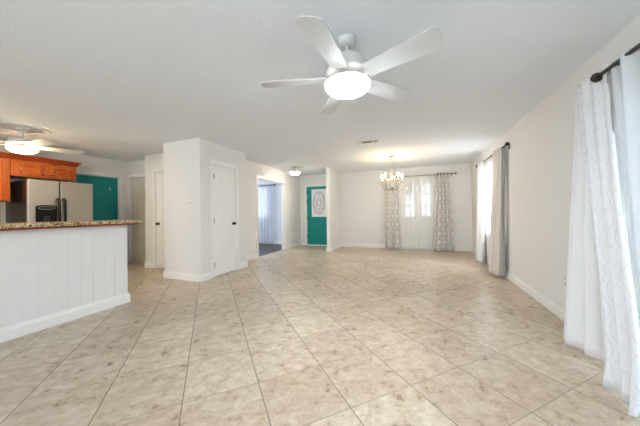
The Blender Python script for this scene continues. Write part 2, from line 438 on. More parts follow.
NTRIM = [0]
def casing(mtx, w_, h, cw=0.068, ct=0.018, m='trim', sides=(1, 1), depth=T):
    """flat door casing in front of a hole 0..w_, 0..h of the local frame, and the jamb lining"""
    NTRIM[0] += 1
    b = MB(mtx)
    if sides[0]: b.box((-cw, -ct-0.001, 0.001), (-0.001, -0.001, h+cw), 0.004, 1)
    if sides[1]: b.box((w_+0.001, -ct-0.001, 0.001), (w_+cw, -0.001, h+cw), 0.004, 1)
    b.box((-0.001 if sides[0] else 0, -ct-0.001, h+0.001), (w_+0.001 if sides[1] else w_, -0.001, h+cw), 0.004, 1)
    b.box((0.0005, 0, 0.001), (0.012, depth, h-0.001)); b.box((w_-0.012, 0, 0.001), (w_-0.0005, depth, h-0.001)); b.box((0.012, 0, h-0.012), (w_-0.012, depth, h-0.0005))
    return b.build('trim_%d' % NTRIM[0], m, None, 'structure')

def panel_slab(mb, W, Hh, Tk, rects, z0=0.0, y0=0.0, depth=0.009, m_in=0.02, field=0.02):
    """door slab: raised panels on the front (-y) face"""
    xs = sorted(set([0, W] + [r[0] for r in rects] + [r[1] for r in rects])); zs = sorted(set([0, Hh] + [r[2] for r in rects] + [r[3] for r in rects]))
    V = {}
    def gv(x, y, z):
        k = (round(x, 5), round(y, 5), round(z, 5))
        if k not in V: V[k] = mb.v((x, y0+y, z0+z))
        return V[k]
    def inp(x, z): return any(r[0] < x < r[1] and r[2] < z < r[3] for r in rects)
    for a, c in zip(xs[:-1], xs[1:]):
        for d, e in zip(zs[:-1], zs[1:]):
            if not inp((a+c)/2, (d+e)/2): mb.f([gv(a, 0, d), gv(c, 0, d), gv(c, 0, e), gv(a, 0, e)])
    for a, c, d, e in rects:
        R = []
        for ins, y in ((0, 0), (m_in*0.45, depth), (m_in, depth), (m_in+field, depth*0.3)):
            R.append([gv(a+ins, y, d+ins), gv(c-ins, y, d+ins), gv(c-ins, y, e-ins), gv(a+ins, y, e-ins)])
        # edges of the opening may be split by grid points: close ring 0 with plain quads
        for p, q in zip(R[:-1], R[1:]):
            for i in range(4): mb.f([p[i], p[(i+1) % 4], q[(i+1) % 4], q[i]])
        mb.f(R[-1])
    for q in (((0,0,0),(0,Tk,0),(W,Tk,0),(W,0,0)), ((0,0,Hh),(W,0,Hh),(W,Tk,Hh),(0,Tk,Hh)), ((0,0,0),(0,0,Hh),(0,Tk,Hh),(0,Tk,0)), ((W,0,0),(W,Tk,0),(W,Tk,Hh),(W,0,Hh)), ((0,Tk,0),(0,Tk,Hh),(W,Tk,Hh),(W,Tk,0))):
        mb.f([gv(*p) for p in q])
    return mb
def six_rects(W, Hh):
    st, mu = W*0.165, W*0.14; c0, c1 = st, (W-mu)/2; d0, d1 = (W+mu)/2, W-st
    rows = ((0.115, 0.405), (0.475, 0.80), (0.845, 0.945))
    return [(a, c, r0*Hh, r1*Hh) for r0, r1 in rows for a, c in ((c0, c1), (d0, d1))]
def knob(mtx, x, z, door, m='black', y=0.0):
    k = MB(mtx); k.lathe([(0.030, y-0.001), (0.030, y-0.006), (0.012, y-0.010), (0.011, y-0.030), (0.022, y-0.036), (0.028, y-0.048), (0.024, y-0.060), (0.001, y-0.064)], (x, 0, z), 20, 'y')
    return k.build('door_knob', m, door, label='black round door knob')
def hinge(mtx, x, z, door, m='steelgrey', y=0.0, h=0.085):
    k = MB(mtx); k.tube([(x, y-0.008, z-h/2), (x, y-0.008, z+h/2)], 0.007, 8); k.box((x-0.002, y-0.004, z-h/2), (x+0.022, y-0.0005, z+h/2))
    return k.build('hinge', m, door)
def panel_door(idx, mtx, W, Hh, m, knob_side, hinges=True, rec=0.012):
    b = MB(mtx); panel_slab(b, W, Hh, 0.035, six_rects(W, Hh), 0.012, rec)
    d = b.build('door_%d' % idx, m, None, 'structure')
    knob(mtx, W-0.06 if knob_side > 0 else 0.06, 0.95, d, y=rec)
    if hinges:
        for z in (0.22, 1.02, 1.82): hinge(mtx, 0.004 if knob_side > 0 else W-0.026, z, d, y=rec)
    return d
# white six panel closet door in the closet side wall (faces +x)
mx = frame((XP, 3.485, 0), 90); casing(mx, 0.60, 2.05)
panel_door(1, frame((XP, 3.485+0.013, 0), 90), 0.574, 2.02, 'door', 1)
# corridor door beside it and the one at the corridor end
mx = frame((-5.20, 3.69, 0), 0); casing(mx, 0.76, 2.05)
panel_door(2, frame((-5.20+0.014, 3.69, 0), 0), 0.732, 2.02, 'door', -1, False)
mx = frame((-6.535, 4.0, 0), 0); casing(mx, 0.755, 2.05)
panel_door(3, frame((-6.535+0.014, 4.0, 0), 0), 0.727, 2.02, 'door_shade', 1, False)
# teal flush door in the kitchen wall (faces +x)
mx = frame((XK, 2.93, 0), 90); casing(mx, 0.896, 2.04, 0.06, depth=0.12)
mx = frame((XK, 2.944, 0), 90)
b = MB(mx); b.box((0, 0.03, 0.01), (0.868, 0.065, 2.022), 0.002, 1); d4 = b.build('door_4', 'teal_dark', None, 'structure')
b = MB(mx); b.box((0.70, 0.022, 1.72), (0.715, 0.029, 1.80)); b.build('robe_hook', 'plastic_grey', d4)
# teal entry door (faces -y)
mx = frame((-3.615, YF, 0), 0); casing(mx, 0.915, 2.06, 0.062, depth=0.16)
mx = frame((-3.600, YF, 0), 0); DW = 0.885
b = MB(mx)
gx0, gx1, gz0, gz1 = 0.165, 0.72, 0.985, 1.94
y0, y1 = 0.02, 0.062
b.box((0, y0, 0.03), (gx0, y1, 2.03)); b.box((gx1, y0, 0.03), (DW, y1, 2.03)); b.box((gx0, y0, 0.03), (gx1, y1, gz0)); b.box((gx0, y0, gz1), (gx1, y1, 2.03))
for za, zb in ((0.20, 0.50), (0.58, 0.90)):       # low embossed panels
    for xa, xb in ((0.12, 0.42), (0.47, 0.77)): b.box((xa, y0-0.006, za), (xb, y0, zb), 0.005, 1)
d5 = b.build('door_5', 'teal', None, 'structure')
b = MB(mx); b.box((gx0+0.002, 0.036, gz0+0.002), (gx1-0.002, 0.044, gz1-0.002)); gl5 = b.build('leaded_glass', 'frosted', d5)
b = MB(mx)                                         # came: oval, inner oval and scrolls
cx, cz = (gx0+gx1)/2, (gz0+gz1)/2
def oval(rx, rz, dx=0, dz=0, a0=0, a1=2*PI, n=40): return [(cx+dx+rx*math.cos(a0+(a1-a0)*i/n), 0.032, cz+dz+rz*math.sin(a0+(a1-a0)*i/n)) for i in range(n+1)]
for rx, rz, dx, dz in ((0.22, 0.40, 0, 0), (0.19, 0.36, 0, 0), (0.07, 0.10, 0, 0.02), (0.05, 0.09, -0.10, 0.10), (0.05, 0.09, 0.10, 0.10), (0.05, 0.09, -0.10, -0.12), (0.05, 0.09, 0.10, -0.12), (0.035, 0.07, 0, 0.26), (0.035, 0.07, 0, -0.25)):
    b.tube(oval(rx, rz, dx, dz), 0.006, 6)
b.build('lead_came', 'lead', gl5)
b = MB(mx); fw = 0.022
b.box((gx0-fw, y0-0.008, gz0-fw), (gx0, y0-0.0005, gz1+fw)); b.box((gx1, y0-0.008, gz0-fw), (gx1+fw, y0-0.0005, gz1+fw)); b.box((gx0, y0-0.008, gz0-fw), (gx1, y0-0.0005, gz0)); b.box((gx0, y0-0.008, gz1), (gx1, y0-0.0005, gz1+fw))
b.build('glass_frame', 'teal', d5)
for z in (0.30, 0.95, 1.5, 1.85): hinge(mx, 0.002, z, d5, 'black', y=y0, h=0.1)
b = MB(mx); b.lathe([(0.03, y0-0.001), (0.03, y0-0.008), (0.012, y0-0.012), (0.011, y0-0.04), (0.028, y0-0.05), (0.024, y0-0.066), (0.001, y0-0.07)], (DW-0.06, 0, 0.95), 18, 'y'); b.build('door_knob', 'black', d5)
NTRIM[0] += 1
b = MB(mx); b.box((-0.01, -0.03, 0.001), (DW+0.01, 0.10, 0.018), 0.005, 1); b.build('trim_%d' % NTRIM[0], 'trim', None, 'structure')

# cased opening to the study (faces +x)
casing(frame((XH, 5.43, 0), 90), 1.38, 2.05, 0.075)
# white double door with half lites in the far wall
casing(frame((-0.46, YF, 0), 0), 0.92, 2.08, 0.06, depth=0.16)
def half_lite(idx, x0):
    mx = frame((x0, YF, 0), 0); W = 0.444; a, c, d, e = 0.10, 0.344, 0.985, 1.95; y0, y1 = 0.03, 0.07
    b = MB(mx)
    b.box((0, y0, 0.01), (a, y1, 2.06)); b.box((c, y0, 0.01), (W, y1, 2.06)); b.box((a, y0, 0.01), (c, y1, d)); b.box((a, y0, e), (c, y1, 2.06))
    b.box((0.07, y0-0.006, 0.18), (0.374, y0, 0.86), 0.005, 1)
    dd = b.build('door_%d' % idx, 'door', None, 'structure')
    b = MB(mx); b.box((a+0.001, 0.048, d+0.001), (c-0.001, 0.053, e-0.001)); b.build('pane', 'glass', dd)
    b = MB(mx); xm = (a+c)/2
    b.box((xm-0.016, y0+0.001, d), (xm+0.016, 0.0475, e))
    for k in (1, 2):
        z = d+(e-d)*k/3; b.box((a, y0+0.002, z-0.017), (xm-0.016, 0.047, z+0.017)); b.box((xm+0.016, y0+0.002, z-0.017), (c, 0.047, z+0.017))
    b.build('muntin', 'door', dd)
half_lite(6, -0.446); half_lite(7, 0.002)
NTRIM[0] += 1
b = MB(); b.box((-0.40, YF-0.02, 0.955), (0.40, YF+0.024, 0.972)); b.build('trim_%d' % NTRIM[0], 'trim', None, 'structure')
# sliding patio door in the right wall
def glazed_x(name, x, y0, y1, z0, z1, cols, rows, fr=0.05, t=0.05, mu=0.02, m='trim'):
    b = MB(); b.box((x, y0, z0), (x+t, y0+fr, z1)); b.box((x, y1-fr, z0), (x+t, y1, z1)); b.box((x, y0+fr, z0), (x+t, y1-fr, z0+fr)); b.box((x, y0+fr, z1-fr), (x+t, y1-fr, z1))
    o = b.build(name, m, None, 'structure')
    b = MB(); b.box((x+t*0.45, y0+fr, z0+fr), (x+t*0.55, y1-fr, z1-fr)); b.build('pane', 'glass', o)
    if cols > 1 or rows > 1:
        b = MB()
        for i in range(1, cols): y = y0+fr+(y1-y0-2*fr)*i/cols; b.box((x+0.008, y-mu/2, z0+fr), (x+t*0.44, y+mu/2, z1-fr))
        for j in range(1, rows): z = z0+fr+(z1-z0-2*fr)*j/rows; b.box((x+0.010, y0+fr, z-mu/2), (x+t*0.43, y1-fr, z+mu/2))
        b.build('muntin', m, o)
    return o
glazed_x('door_8', XR+0.03, 0.152, 1.34, 0.002, 2.058, 1, 1, 0.07, 0.045)
d9 = glazed_x('door_9', XR+0.085, 1.29, 2.498, 0.002, 2.058, 1, 1, 0.07, 0.045)
glazed_x('window_1', XR+0.05, 5.202, 6.548, 0.802, 2.058, 2, 4)
def glazed_y(name, y, x0, x1, z0, z1, cols, rows, fr=0.05, t=0.05, mu=0.02):
    b = MB(); b.box((x0, y, z0), (x0+fr, y+t, z1)); b.box((x1-fr, y, z0), (x1, y+t, z1)); b.box((x0+fr, y, z0), (x1-fr, y+t, z0+fr)); b.box((x0+fr, y, z1-fr), (x1-fr, y+t, z1))
    o = b.build(name, 'trim', None, 'structure')
    b = MB(); b.box((x0+fr, y+t*0.45, z0+fr), (x1-fr, y+t*0.55, z1-fr)); b.build('pane', 'glass', o)
    b = MB()
    for i in range(1, cols): x = x0+fr+(x1-x0-2*fr)*i/cols; b.box((x-mu/2, y+0.008, z0+fr), (x+mu/2, y+t*0.44, z1-fr))
    for j in range(1, rows): z = z0+fr+(z1-z0-2*fr)*j/rows; b.box((x0+fr, y+0.010, z-mu/2), (x1-fr, y+t*0.43, z+mu/2))
    b.build('muntin', 'trim', o); return o
glazed_y('window_2', YF+0.05, -6.348, -5.192, 1.002, 2.098, 6, 4)
glazed_y('window_3', YB-0.11, -2.098, 1.098, 0.252, 2.248, 4, 2)
glazed_y('window_4', YB-0.11, -5.898, -4.302, 0.952, 2.098, 2, 2)
NTRIM[0] += 1
b = MB(); b.box((XK+0.001, 0.6, 0.92), (XK+0.010, 1.99, 1.40)); b.build('trim_%d' % NTRIM[0], 'backsplash', None, 'structure')

# ------------------------------------------------------------------ kitchen
b = MB(); b.box((-3.98, -1.25, 1.045), (-3.45, 2.26, 1.085), 0.008, 2)
ct = tag(b.build('countertop', 'granite'), 'speckled tan granite countertop on the white breakfast bar', 'countertop')
MB().box((-3.572, -1.2, 1.024), (-3.475, 2.24, 1.0445), 0.003, 1).build('edge_trim', 'cherry_dark', ct, label='dark wood strip under the stone edge')

fx, fy = -5.85, 2.042; mx = frame((fx, fy, 0), 90); FW, FH, SP = 0.87, 1.755, 0.39
fr = thing('refrigerator', (fx-0.33, fy+FW/2, 0), 'stainless side-by-side refrigerator with black dispenser, behind the breakfast bar', 'refrigerator')
b = MB(mx); b.box((0.004, 0.062, 0.02), (FW-0.004, 0.78, FH-0.015), 0.006, 1); b.build('cabinet_body', 'fridgeside', fr)
b = MB(mx); b.box((0, 0, 0.10), (SP-0.009, 0.06, FH), 0.012, 3); dl = b.build('freezer_door', 'stainless', fr)
b = MB(mx); b.box((SP+0.009, 0, 0.10), (FW, 0.06, FH), 0.012, 3); dr = b.build('refrigerator_door', 'stainless', fr)
def fhandle(x, door):
    k = MB(mx); k.tube([(x, -0.002, 1.43), (x, -0.035, 1.445), (x, -0.055, 1.42), (x, -0.062, 1.05), (x, -0.055, 0.62), (x, -0.035, 0.595), (x, -0.002, 0.61)], [0.019, 0.02, 0.021, 0.021, 0.021, 0.02, 0.019], 10)
    k.build('door_handle', 'black', door)
fhandle(SP-0.034, dl); fhandle(SP+0.042, dr)
b = MB(mx); xa, xb, za, zb = 0.085, 0.345, 0.88, 1.335
poly = [(xa, za), (xb, za)] + [((xa+xb)/2+(xb-xa)/2*math.cos(t)*1.0, zb-0.03+0.03*math.sin(t)) for t in [PI*i/14 for i in range(15)]]
b.prism(poly, -0.016, -0.0005, 'y'); dp = b.build('water_dispenser', 'black', dl)
b = MB(mx); b.tube([((xa+xb)/2+0.105*math.cos(t), -0.019, 1.285+0.028*math.sin(t)) for t in [2*PI*i/32 for i in range(32)]], 0.004, 6, True); b.build('control_ring', 'silverline', dp)
b = MB(mx)
for i in range(5): b.box(((xa+xb)/2-0.06+i*0.027, -0.019, 1.281), ((xa+xb)/2-0.048+i*0.027, -0.0165, 1.289))
b.build('control_button', 'silverline', dp)
b = MB(mx); b.box((xa+0.09, -0.020, 1.03), (xb-0.09, -0.0165, 1.15), 0.002, 1); b.build('dispenser_paddle', 'fridgeside', dp)
b = MB(mx); b.box((0.02, 0.03, 0.005), (FW-0.02, 0.06, 0.095)); b.build('toe_grille', 'black', fr)

def cabinet(y0, y1, z0, z1, label, crown_right=False, doors=2):
    fx = -6.20; W = y1-y0; mx = frame((fx, y0, 0), 90)
    t = thing('wall_cabinet', (fx-0.17, (y0+y1)/2, z0), label, 'cabinet', 'cherry wall cabinets')
    b = MB(mx); b.box((0.001, 0.02, z0), (W-0.001, 0.44, z1), 0.002, 1); b.build('cabinet_body', 'cherry', t)
    g = 0.03; dw = (W-2*g-0.05)/doors
    for i in range(doors):
        x = g+i*(dw+0.05)
        k = MB(mx @ Matrix.Translation((x, 0, 0))); hh = z1-z0-0.06; s = 0.055
        panel_slab(k, dw, hh, 0.018, [(s, dw-s, s, hh-s)], z0+0.025, 0.0, 0.014, 0.016, 0.03)
        d = k.build('cabinet_door', 'cherry', t)
        kx = dw-0.028 if i == 0 else 0.028
        k = MB(mx @ Matrix.Translation((x, 0, 0))); k.lathe([(0.009, -0.0005), (0.007, -0.012), (0.014, -0.018), (0.012, -0.028), (0.001, -0.03)], (kx, 0, z0+0.055), 14, 'y'); k.build('cabinet_knob', 'black', d)
    prof = [(0.02, 0), (0.0, 0.0), (-0.012, 0.012), (-0.018, 0.03), (-0.045, 0.062), (-0.055, 0.066), (-0.055, 0.08), (0.02, 0.08)]
    k = MB(mx); e = 0.05 if crown_right else 0.0
    r0 = [k.v((0.0, a, z1+z)) for a, z in prof]; r1 = [k.v((W+(0.0 if not crown_right else max(0.0, -a*0.95)), a, z1+z)) for a, z in prof]; n = len(prof)
    for i in range(n): k.f([r0[i], r0[(i+1) % n], r1[(i+1) % n], r1[i]])
    k.f(r0[::-1]); k.f(r1)
    if crown_right:
        r2 = [k.v((W-a*0.95 if a < 0.02 else W-0.02, a, z1+z)) for a, z in prof]; r3 = [k.v((W-a*0.95 if a < 0.02 else W-0.02, 0.44, z1+z)) for a, z in prof]
        for i in range(n): k.f([r2[i], r2[(i+1) % n], r3[(i+1) % n], r3[i]])
        k.f(r2); k.f(r3[::-1])
    k.build('crown_moulding', 'cherry_dark', t)
    return t
cabinet(1.10, 1.972, 1.395, 2.10, 'taller cherry wood wall cabinet, its lower edge beside the refrigerator top')
cabinet(1.976, 2.83, 1.825, 2.10, 'short two-door cherry wood cabinet above the stainless refrigerator', True)

# ------------------------------------------------------------------ ceiling fans and lamps
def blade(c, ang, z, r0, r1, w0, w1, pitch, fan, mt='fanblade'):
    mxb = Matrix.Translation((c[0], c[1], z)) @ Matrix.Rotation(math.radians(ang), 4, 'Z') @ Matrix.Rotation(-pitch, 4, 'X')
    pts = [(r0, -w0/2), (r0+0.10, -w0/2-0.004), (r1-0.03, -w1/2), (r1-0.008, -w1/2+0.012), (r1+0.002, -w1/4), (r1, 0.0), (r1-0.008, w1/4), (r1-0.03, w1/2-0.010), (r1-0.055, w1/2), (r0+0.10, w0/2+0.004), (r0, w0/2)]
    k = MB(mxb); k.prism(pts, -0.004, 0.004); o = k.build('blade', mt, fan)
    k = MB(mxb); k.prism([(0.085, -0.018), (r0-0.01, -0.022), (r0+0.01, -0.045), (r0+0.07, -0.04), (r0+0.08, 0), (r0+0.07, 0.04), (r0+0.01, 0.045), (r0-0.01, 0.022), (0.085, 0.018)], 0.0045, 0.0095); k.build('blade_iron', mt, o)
    return o
def ceiling_fan(c, label, zb, angs, bowl, kr=0.66, br=0.17, mh=1.0, pan=0.012):
    f = thing('ceiling_fan', (c[0], c[1], H), label, 'ceiling fan', 'white ceiling fans with lamps')
    C = (c[0], c[1], 0)
    MB().lathe([(0.066, H-0.001), (0.068, H-0.012), (0.064, H-0.026), (0.048, H-0.042), (0.018, H-0.05)], C, 28).build('canopy', 'fanwhite', f)
    MB().lathe([(0.013, H-0.05), (0.013, zb+0.013+0.137*mh)], C, 14).build('downrod', 'fanwhite', f)
    MB().lathe([(r, zb+0.013+(z-0.013)*mh) for r, z in ((0.016, 0.150), (0.07, 0.148), (0.115, 0.138), (0.132, 0.122), (0.140, 0.095), (0.156, 0.05), (0.164, 0.028), (0.130, 0.014), (0.06, 0.013))], C, 36).build('motor_housing', 'fanwhite', f)
    MB().lathe([(0.06, zb-0.006), (0.085, zb-0.010), (0.105, zb-0.022), (br-0.028, zb-0.030), (br-pan, zb-0.033), (br-pan+0.004, zb-0.0385), (0.08, zb-0.0385)], C, 36).build('light_kit', 'fanwhite', f)
    g = MB(); g.lathe([(br-0.015, zb-0.041), (br, zb-0.045), (br, zb-0.052), (br*0.95, zb-0.068), (br*0.80, zb-0.091), (br*0.54, zb-0.109), (br*0.24, zb-0.119), (0.001, zb-0.121)], C, 40)
    gb = g.build('glass_bowl', bowl, f)
    MB().lathe([(0.026, zb-0.1225), (0.025, zb-0.128), (0.012, zb-0.133), (0.007, zb-0.140), (0.001, zb-0.143)], C, 18).build('finial', 'plastic_grey', gb)
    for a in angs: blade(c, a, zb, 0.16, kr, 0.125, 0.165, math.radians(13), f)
    return f, C
f1, C1 = ceiling_fan((-0.475, 1.81), 'white five-blade ceiling fan with lit bowl, in the middle of the living room', 2.145, (-93, -21, 51, 123, 195), 'bowl')
MB().tube([(C1[0]-0.035, C1[1]-0.02, 2.325), (C1[0]-0.035, C1[1]-0.02, 2.298)], 0.004, 8).build('pull_chain', 'brass', f1)
for k in range(5):                                   # light escaping over the rim of the bowl, between the blade irons
    l = bpy.data.lights.new('bowl_rim_glow', 'POINT'); l.energy = 0.03; l.color = (1.0, 0.90, 0.76); l.shadow_soft_size = 0.012
    a = math.radians(-93+36+72*k); o = bpy.data.objects.new('bowl_rim_glow', l); COL.objects.link(o); o.parent = f1
    o.location = (0.166*math.cos(a), 0.166*math.sin(a), 2.125-H)
f2, C2 = ceiling_fan((-5.36, 1.82), 'white ceiling fan with glowing bowl and ceiling medallion, above the kitchen', 2.185, (76, 4, 148, 220, 292), 'bowl_kitchen', 0.66, 0.155, 0.55, 0.022)
MB().lathe([(0.29, H-0.001), (0.29, H-0.012), (0.27, H-0.022), (0.25, H-0.012), (0.12, H-0.012), (0.10, H-0.02), (0.067, H-0.014)], (C2[0], C2[1], 0), 48).build('ceiling_medallion', 'fanwhite', f2)

t = thing('foyer_ceiling_light', (-3.24, 6.36, H), 'small semi-flush dome light glowing on the foyer ceiling', 'ceiling light')
c = (-3.24, 6.36, 0)
MB().lathe([(0.065, H-0.001), (0.065, H-0.014), (0.045, H-0.025), (0.012, H-0.03), (0.012, H-0.10), (0.03, H-0.105), (0.03, H-0.115)], c, 24).build('mount', 'ventwhite', t)
MB().lathe([(0.03, H-0.116), (0.15, H-0.118), (0.158, H-0.13), (0.158, H-0.15), (0.150, H-0.152)], c, 32).build('metal_rim', 'nickel', t)
MB().lathe([(0.150, H-0.1525), (0.142, H-0.18), (0.11, H-0.205), (0.06, H-0.22), (0.001, H-0.225)], c, 32).build('glass_dome', 'bowl_foyer', t)

# chandelier
cx, cy = -0.553, 6.06
def zf(z): return 1.85+(z-1.9)*1.25 if z < 1.9 else z-0.05
def zp(prof): return [(r, zf(z)) for r, z in prof]
ch = thing('chandelier', (cx, cy, H), 'small five-light candle chandelier hanging in front of the far wall curtains', 'chandelier')
MB().lathe([(0.062, H-0.001), (0.06, H-0.01), (0.035, H-0.022), (0.008, H-0.03)], (cx, cy, 0), 24).build('canopy', 'nickel', ch)
b = MB()
for i in range(10):
    z = H-0.032-i*0.026; pts = []
    for k in range(12):
        a = 2*PI*k/12; u_, w_ = 0.008*math.cos(a), 0.017*math.sin(a)
        pts.append((cx+(u_ if i % 2 else 0), cy+(0 if i % 2 else u_), z-0.014+w_))
    b.tube(pts, 0.0025, 6, True)
b.build('chain', 'nickel', ch)
MB().lathe(zp([(0.004, 2.205), (0.012, 2.19), (0.02, 2.15), (0.012, 2.12), (0.010, 2.02), (0.018, 1.99), (0.028, 1.95), (0.022, 1.90), (0.012, 1.87), (0.012, 1.82), (0.034, 1.79), (0.040, 1.765), (0.024, 1.735), (0.008, 1.72), (0.010, 1.70), (0.001, 1.685)]), (cx, cy, 0), 20).build('centre_column', 'nickel', ch)
for i in range(5):
    a = math.radians(22+72*i); ca, sa = math.cos(a), math.sin(a)
    def P(r, z): return (cx+ca*r, cy+sa*r, zf(z) if z else 0)
    k = MB(); k.tube([P(0.02, 1.79), P(0.06, 1.745), P(0.11, 1.725), P(0.17, 1.74), P(0.215, 1.785), P(0.235, 1.84), P(0.24, 1.885)], 0.006, 8)
    k.tube([P(0.012, 2.03), P(0.05, 2.06), P(0.085, 2.03), P(0.09, 1.97), P(0.11, 1.90), P(0.15, 1.87), P(0.19, 1.89), P(0.20, 1.93), P(0.175, 1.945)], 0.004, 8)
    arm = k.build('arm', 'nickel', ch)
    q = P(0.24, 0)
    MB().lathe(zp([(0.006, 1.885), (0.036, 1.893), (0.042, 1.905), (0.038, 1.907), (0.012, 1.90)]), q, 18).build('bobeche', 'nickel', arm)
    MB().lathe(zp([(0.011, 1.9005), (0.011, 1.985)]), q, 14).build('candle_sleeve', 'candle', arm)
    MB().lathe(zp([(0.008, 1.9855), (0.015, 2.005), (0.016, 2.02), (0.010, 2.045), (0.001, 2.065)]), q, 14).build('flame_bulb', 'bulb', arm)
    b = MB()                                         # crystal drop under the cup
    b.sphere(P(0.24, 1.865), 0.008, 8); b.sphere(P(0.24, 1.84), 0.010, 8, 1.6); b.build('crystal_drop', 'nickel', arm)

# ceiling vent
t = thing('air_vent', (-0.845, 4.61, H), 'slotted white air vent in the ceiling between fan and chandelier', 'air vent')
b = MB(); z0, z1 = H-0.012, H-0.001; X0, X1, Y0, Y1 = -1.05, -0.64, 4.53, 4.69
b.box((X0, Y0, z0), (X1, Y0+0.025, z1)); b.box((X0, Y1-0.025, z0), (X1, Y1, z1)); b.box((X0, Y0+0.025, z0), (X0+0.03, Y1-0.025, z1)); b.box((X1-0.03, Y0+0.025, z0), (X1, Y1-0.025, z1)); b.box((-0.755, Y0+0.025, z0), (-0.735, Y1-0.025, z1))
b.box((X0+0.03, Y0+0.025, z0), (-0.94, Y1-0.025, z1))
b.build('vent_frame', 'ventwhite', t)
b = MB(); b.box((-0.939, Y0+0.026, H-0.004), (X1-0.031, Y1-0.026, H-0.0015)); b.build('vent_backing', 'ventdark', t)
for i in range(5):
    y = Y0+0.034+i*0.021
    MB().box((-0.938, y, H-0.011), (X1-0.031, y+0.006, H-0.005)).build('slat', 'steelgrey', t)

# switches and outlet
t = thing('light_switch', (-3.655, YP, 1.285), 'white double switch plate on the closet front wall', 'light switch')
b = MB(); b.box((-3.715, YP-0.007, 1.285), (-3.60, YP-0.001, 1.40), 0.003, 2); b.build('switch_plate', 'plastic', t)
for x in (-3.683, -3.633): MB().box((x-0.008, YP-0.016, 1.325), (x+0.008, YP-0.0075, 1.36), 0.002, 1).build('toggle', 'plastic_grey', t)
t = thing('power_outlet', (XR, 3.28, 0.36), 'white power outlet low on the right wall beside the long drape', 'power outlet')
b = MB(); b.box((XR-0.007, 3.245, 0.36), (XR-0.001, 3.315, 0.475), 0.003, 2); b.build('cover_plate', 'plastic', t)
for z in (0.39, 0.445): MB().box((XR-0.0095, 3.264, z-0.016), (XR-0.0075, 3.296, z+0.016)).build('socket', 'plastic_grey', t)

# ------------------------------------------------------------------ curtains and rods
def curtain(name, mtl, label, cat, top0, top1, bot0, bot1, z1, z0, folds, a_top, a_bot, nrm, group=None, seed=0, hem=0.0, mid=None, thick=0.0025, puddle=None, header=0.0, parent=None):
    rnd = random.Random(seed)
    nu, nv = folds*14, 36
    ph = [rnd.uniform(-0.5, 0.5) for _ in range(folds+2)]; am = [rnd.uniform(0.65, 1.25) for _ in range(folds+2)]
    n = Vector((*nrm, 0)); bm = bmesh.new(); uvl = bm.loops.layers.uv.new('cloth'); grid = []
    width = (Vector(top1)-Vector(top0)).length*2.0
    for j in range(nv+1):
        v = j/nv; row = []
        e = v**1.25
        for i in range(nu+1):
            u = i/nu
            A = Vector(top0).lerp(Vector(bot0), e); B = Vector(top1).lerp(Vector(bot1), e)
            if mid: 
                w_ = math.sin(PI*v)**1.0
                A += Vector(mid[0])*w_; B += Vector(mid[1])*w_
            p = A.lerp(B, u); s = u*folds; k = int(min(s, folds-1)); fr_ = s-k
            am_ = am[k]*(1-fr_)+am[k+1]*fr_; ph_ = ph[k]*(1-fr_)+ph[k+1]*fr_
            a = (a_top*(1-v)+a_bot*v)*am_
            d = math.sin(2*PI*s+ph_*v*1.5)*a + 0.25*a*math.sin(4.3*PI*s+ph_*3+2*v)*v
            q = Vector((p.x, p.y, 0)) + n*d
            # sideways drift of the folds
            tdir = (B-A); tdir = Vector((tdir.x, tdir.y, 0)).normalized() if tdir.length > 0 else Vector((0, 0, 0))
            q += tdir*(0.35*a*math.cos(2*PI*s*0.5+ph_))*v
            z = z1+(z0-z1)*v
            if hem: z += hem*v*(0.5+0.5*math.sin(2*PI*s+1.0))*am_
            if puddle and v > 0.80:
                w_ = (v-0.80)/0.2; q += n*puddle*w_*w_*(0.8+0.3*math.sin(3*PI*u+1)); z += 0.01*math.sin(9*u+5*v)*w_
                z = max(z, 0.006+0.03*(0.5+0.5*math.sin(2*PI*s*1.3+1)))
            q.z = max(z, 0.004)
            row.append((bm.verts.new(q), u*width, z))
        grid.append(row)
    for j in range(nv):
        for i in range(nu):
            qd = [grid[j][i], grid[j][i+1], grid[j+1][i+1], grid[j+1][i]]
            f = bm.faces.new([x[0] for x in qd]); f.smooth = True
            for lp, x in zip(f.loops, qd): lp[uvl].uv = (x[1], x[2])
    loc = Vector(((top0[0]+top1[0])/2, (top0[1]+top1[1])/2, z0))
    for vv in bm.verts: vv.co -= loc
    me = bpy.data.meshes.new(name); bm.to_mesh(me); bm.free(); me.materials.append(M[mtl])
    o = bpy.data.objects.new(name, me); COL.objects.link(o); o.location = loc; WLOC[o.name] = loc
    md = o.modifiers.new('cloth_thickness', 'SOLIDIFY'); md.thickness = thick; md.offset = 0
    if parent is not None: o.parent = parent; o.location = loc-WLOC[parent.name]
    else: tag(o, label, cat, group)
    return o
def rod(p0, p1, r, label, m='pewter', finial=(1, 1), brackets=(), wall=None, grp=None):
    p0, p1 = Vector(p0), Vector(p1); d = (p1-p0).normalized()
    t = thing('curtain_rod', (p0+p1)/2, label, 'curtain rod', grp)
    MB().tube([p0, p1], r, 12).build('rod', m, t)
    for on, p, s in ((finial[0], p0, -1), (finial[1], p1, 1)):
        if on:
            a = p+d*s*0.0005
            k = MB(); k.tube([a, a+d*s*0.006, a+d*s*0.008, a+d*s*0.022, a+d*s*0.034, a+d*s*0.05, a+d*s*0.056], [r*1.4, r*1.4, r*0.8, r*1.2, r*2.5, r*2.2, r*0.7], 14)
            k.build('finial', m, t)
    for s in brackets:
        p = p0.lerp(p1, s); w_ = Vector(wall[0]) ; dist = wall[1]
        k = MB(); q = p+w_*(dist-0.002)
        k.tube([p-Vector((0, 0, r+0.006)), p+w_*0.03-Vector((0, 0, r+0.010)), q-Vector((0, 0, 0.012))], 0.006, 8)
        k.tube([q-Vector((0, 0, 0.05)), q+Vector((0, 0, 0.03))], 0.010, 8)
        k.build('bracket', m, t)
    return t
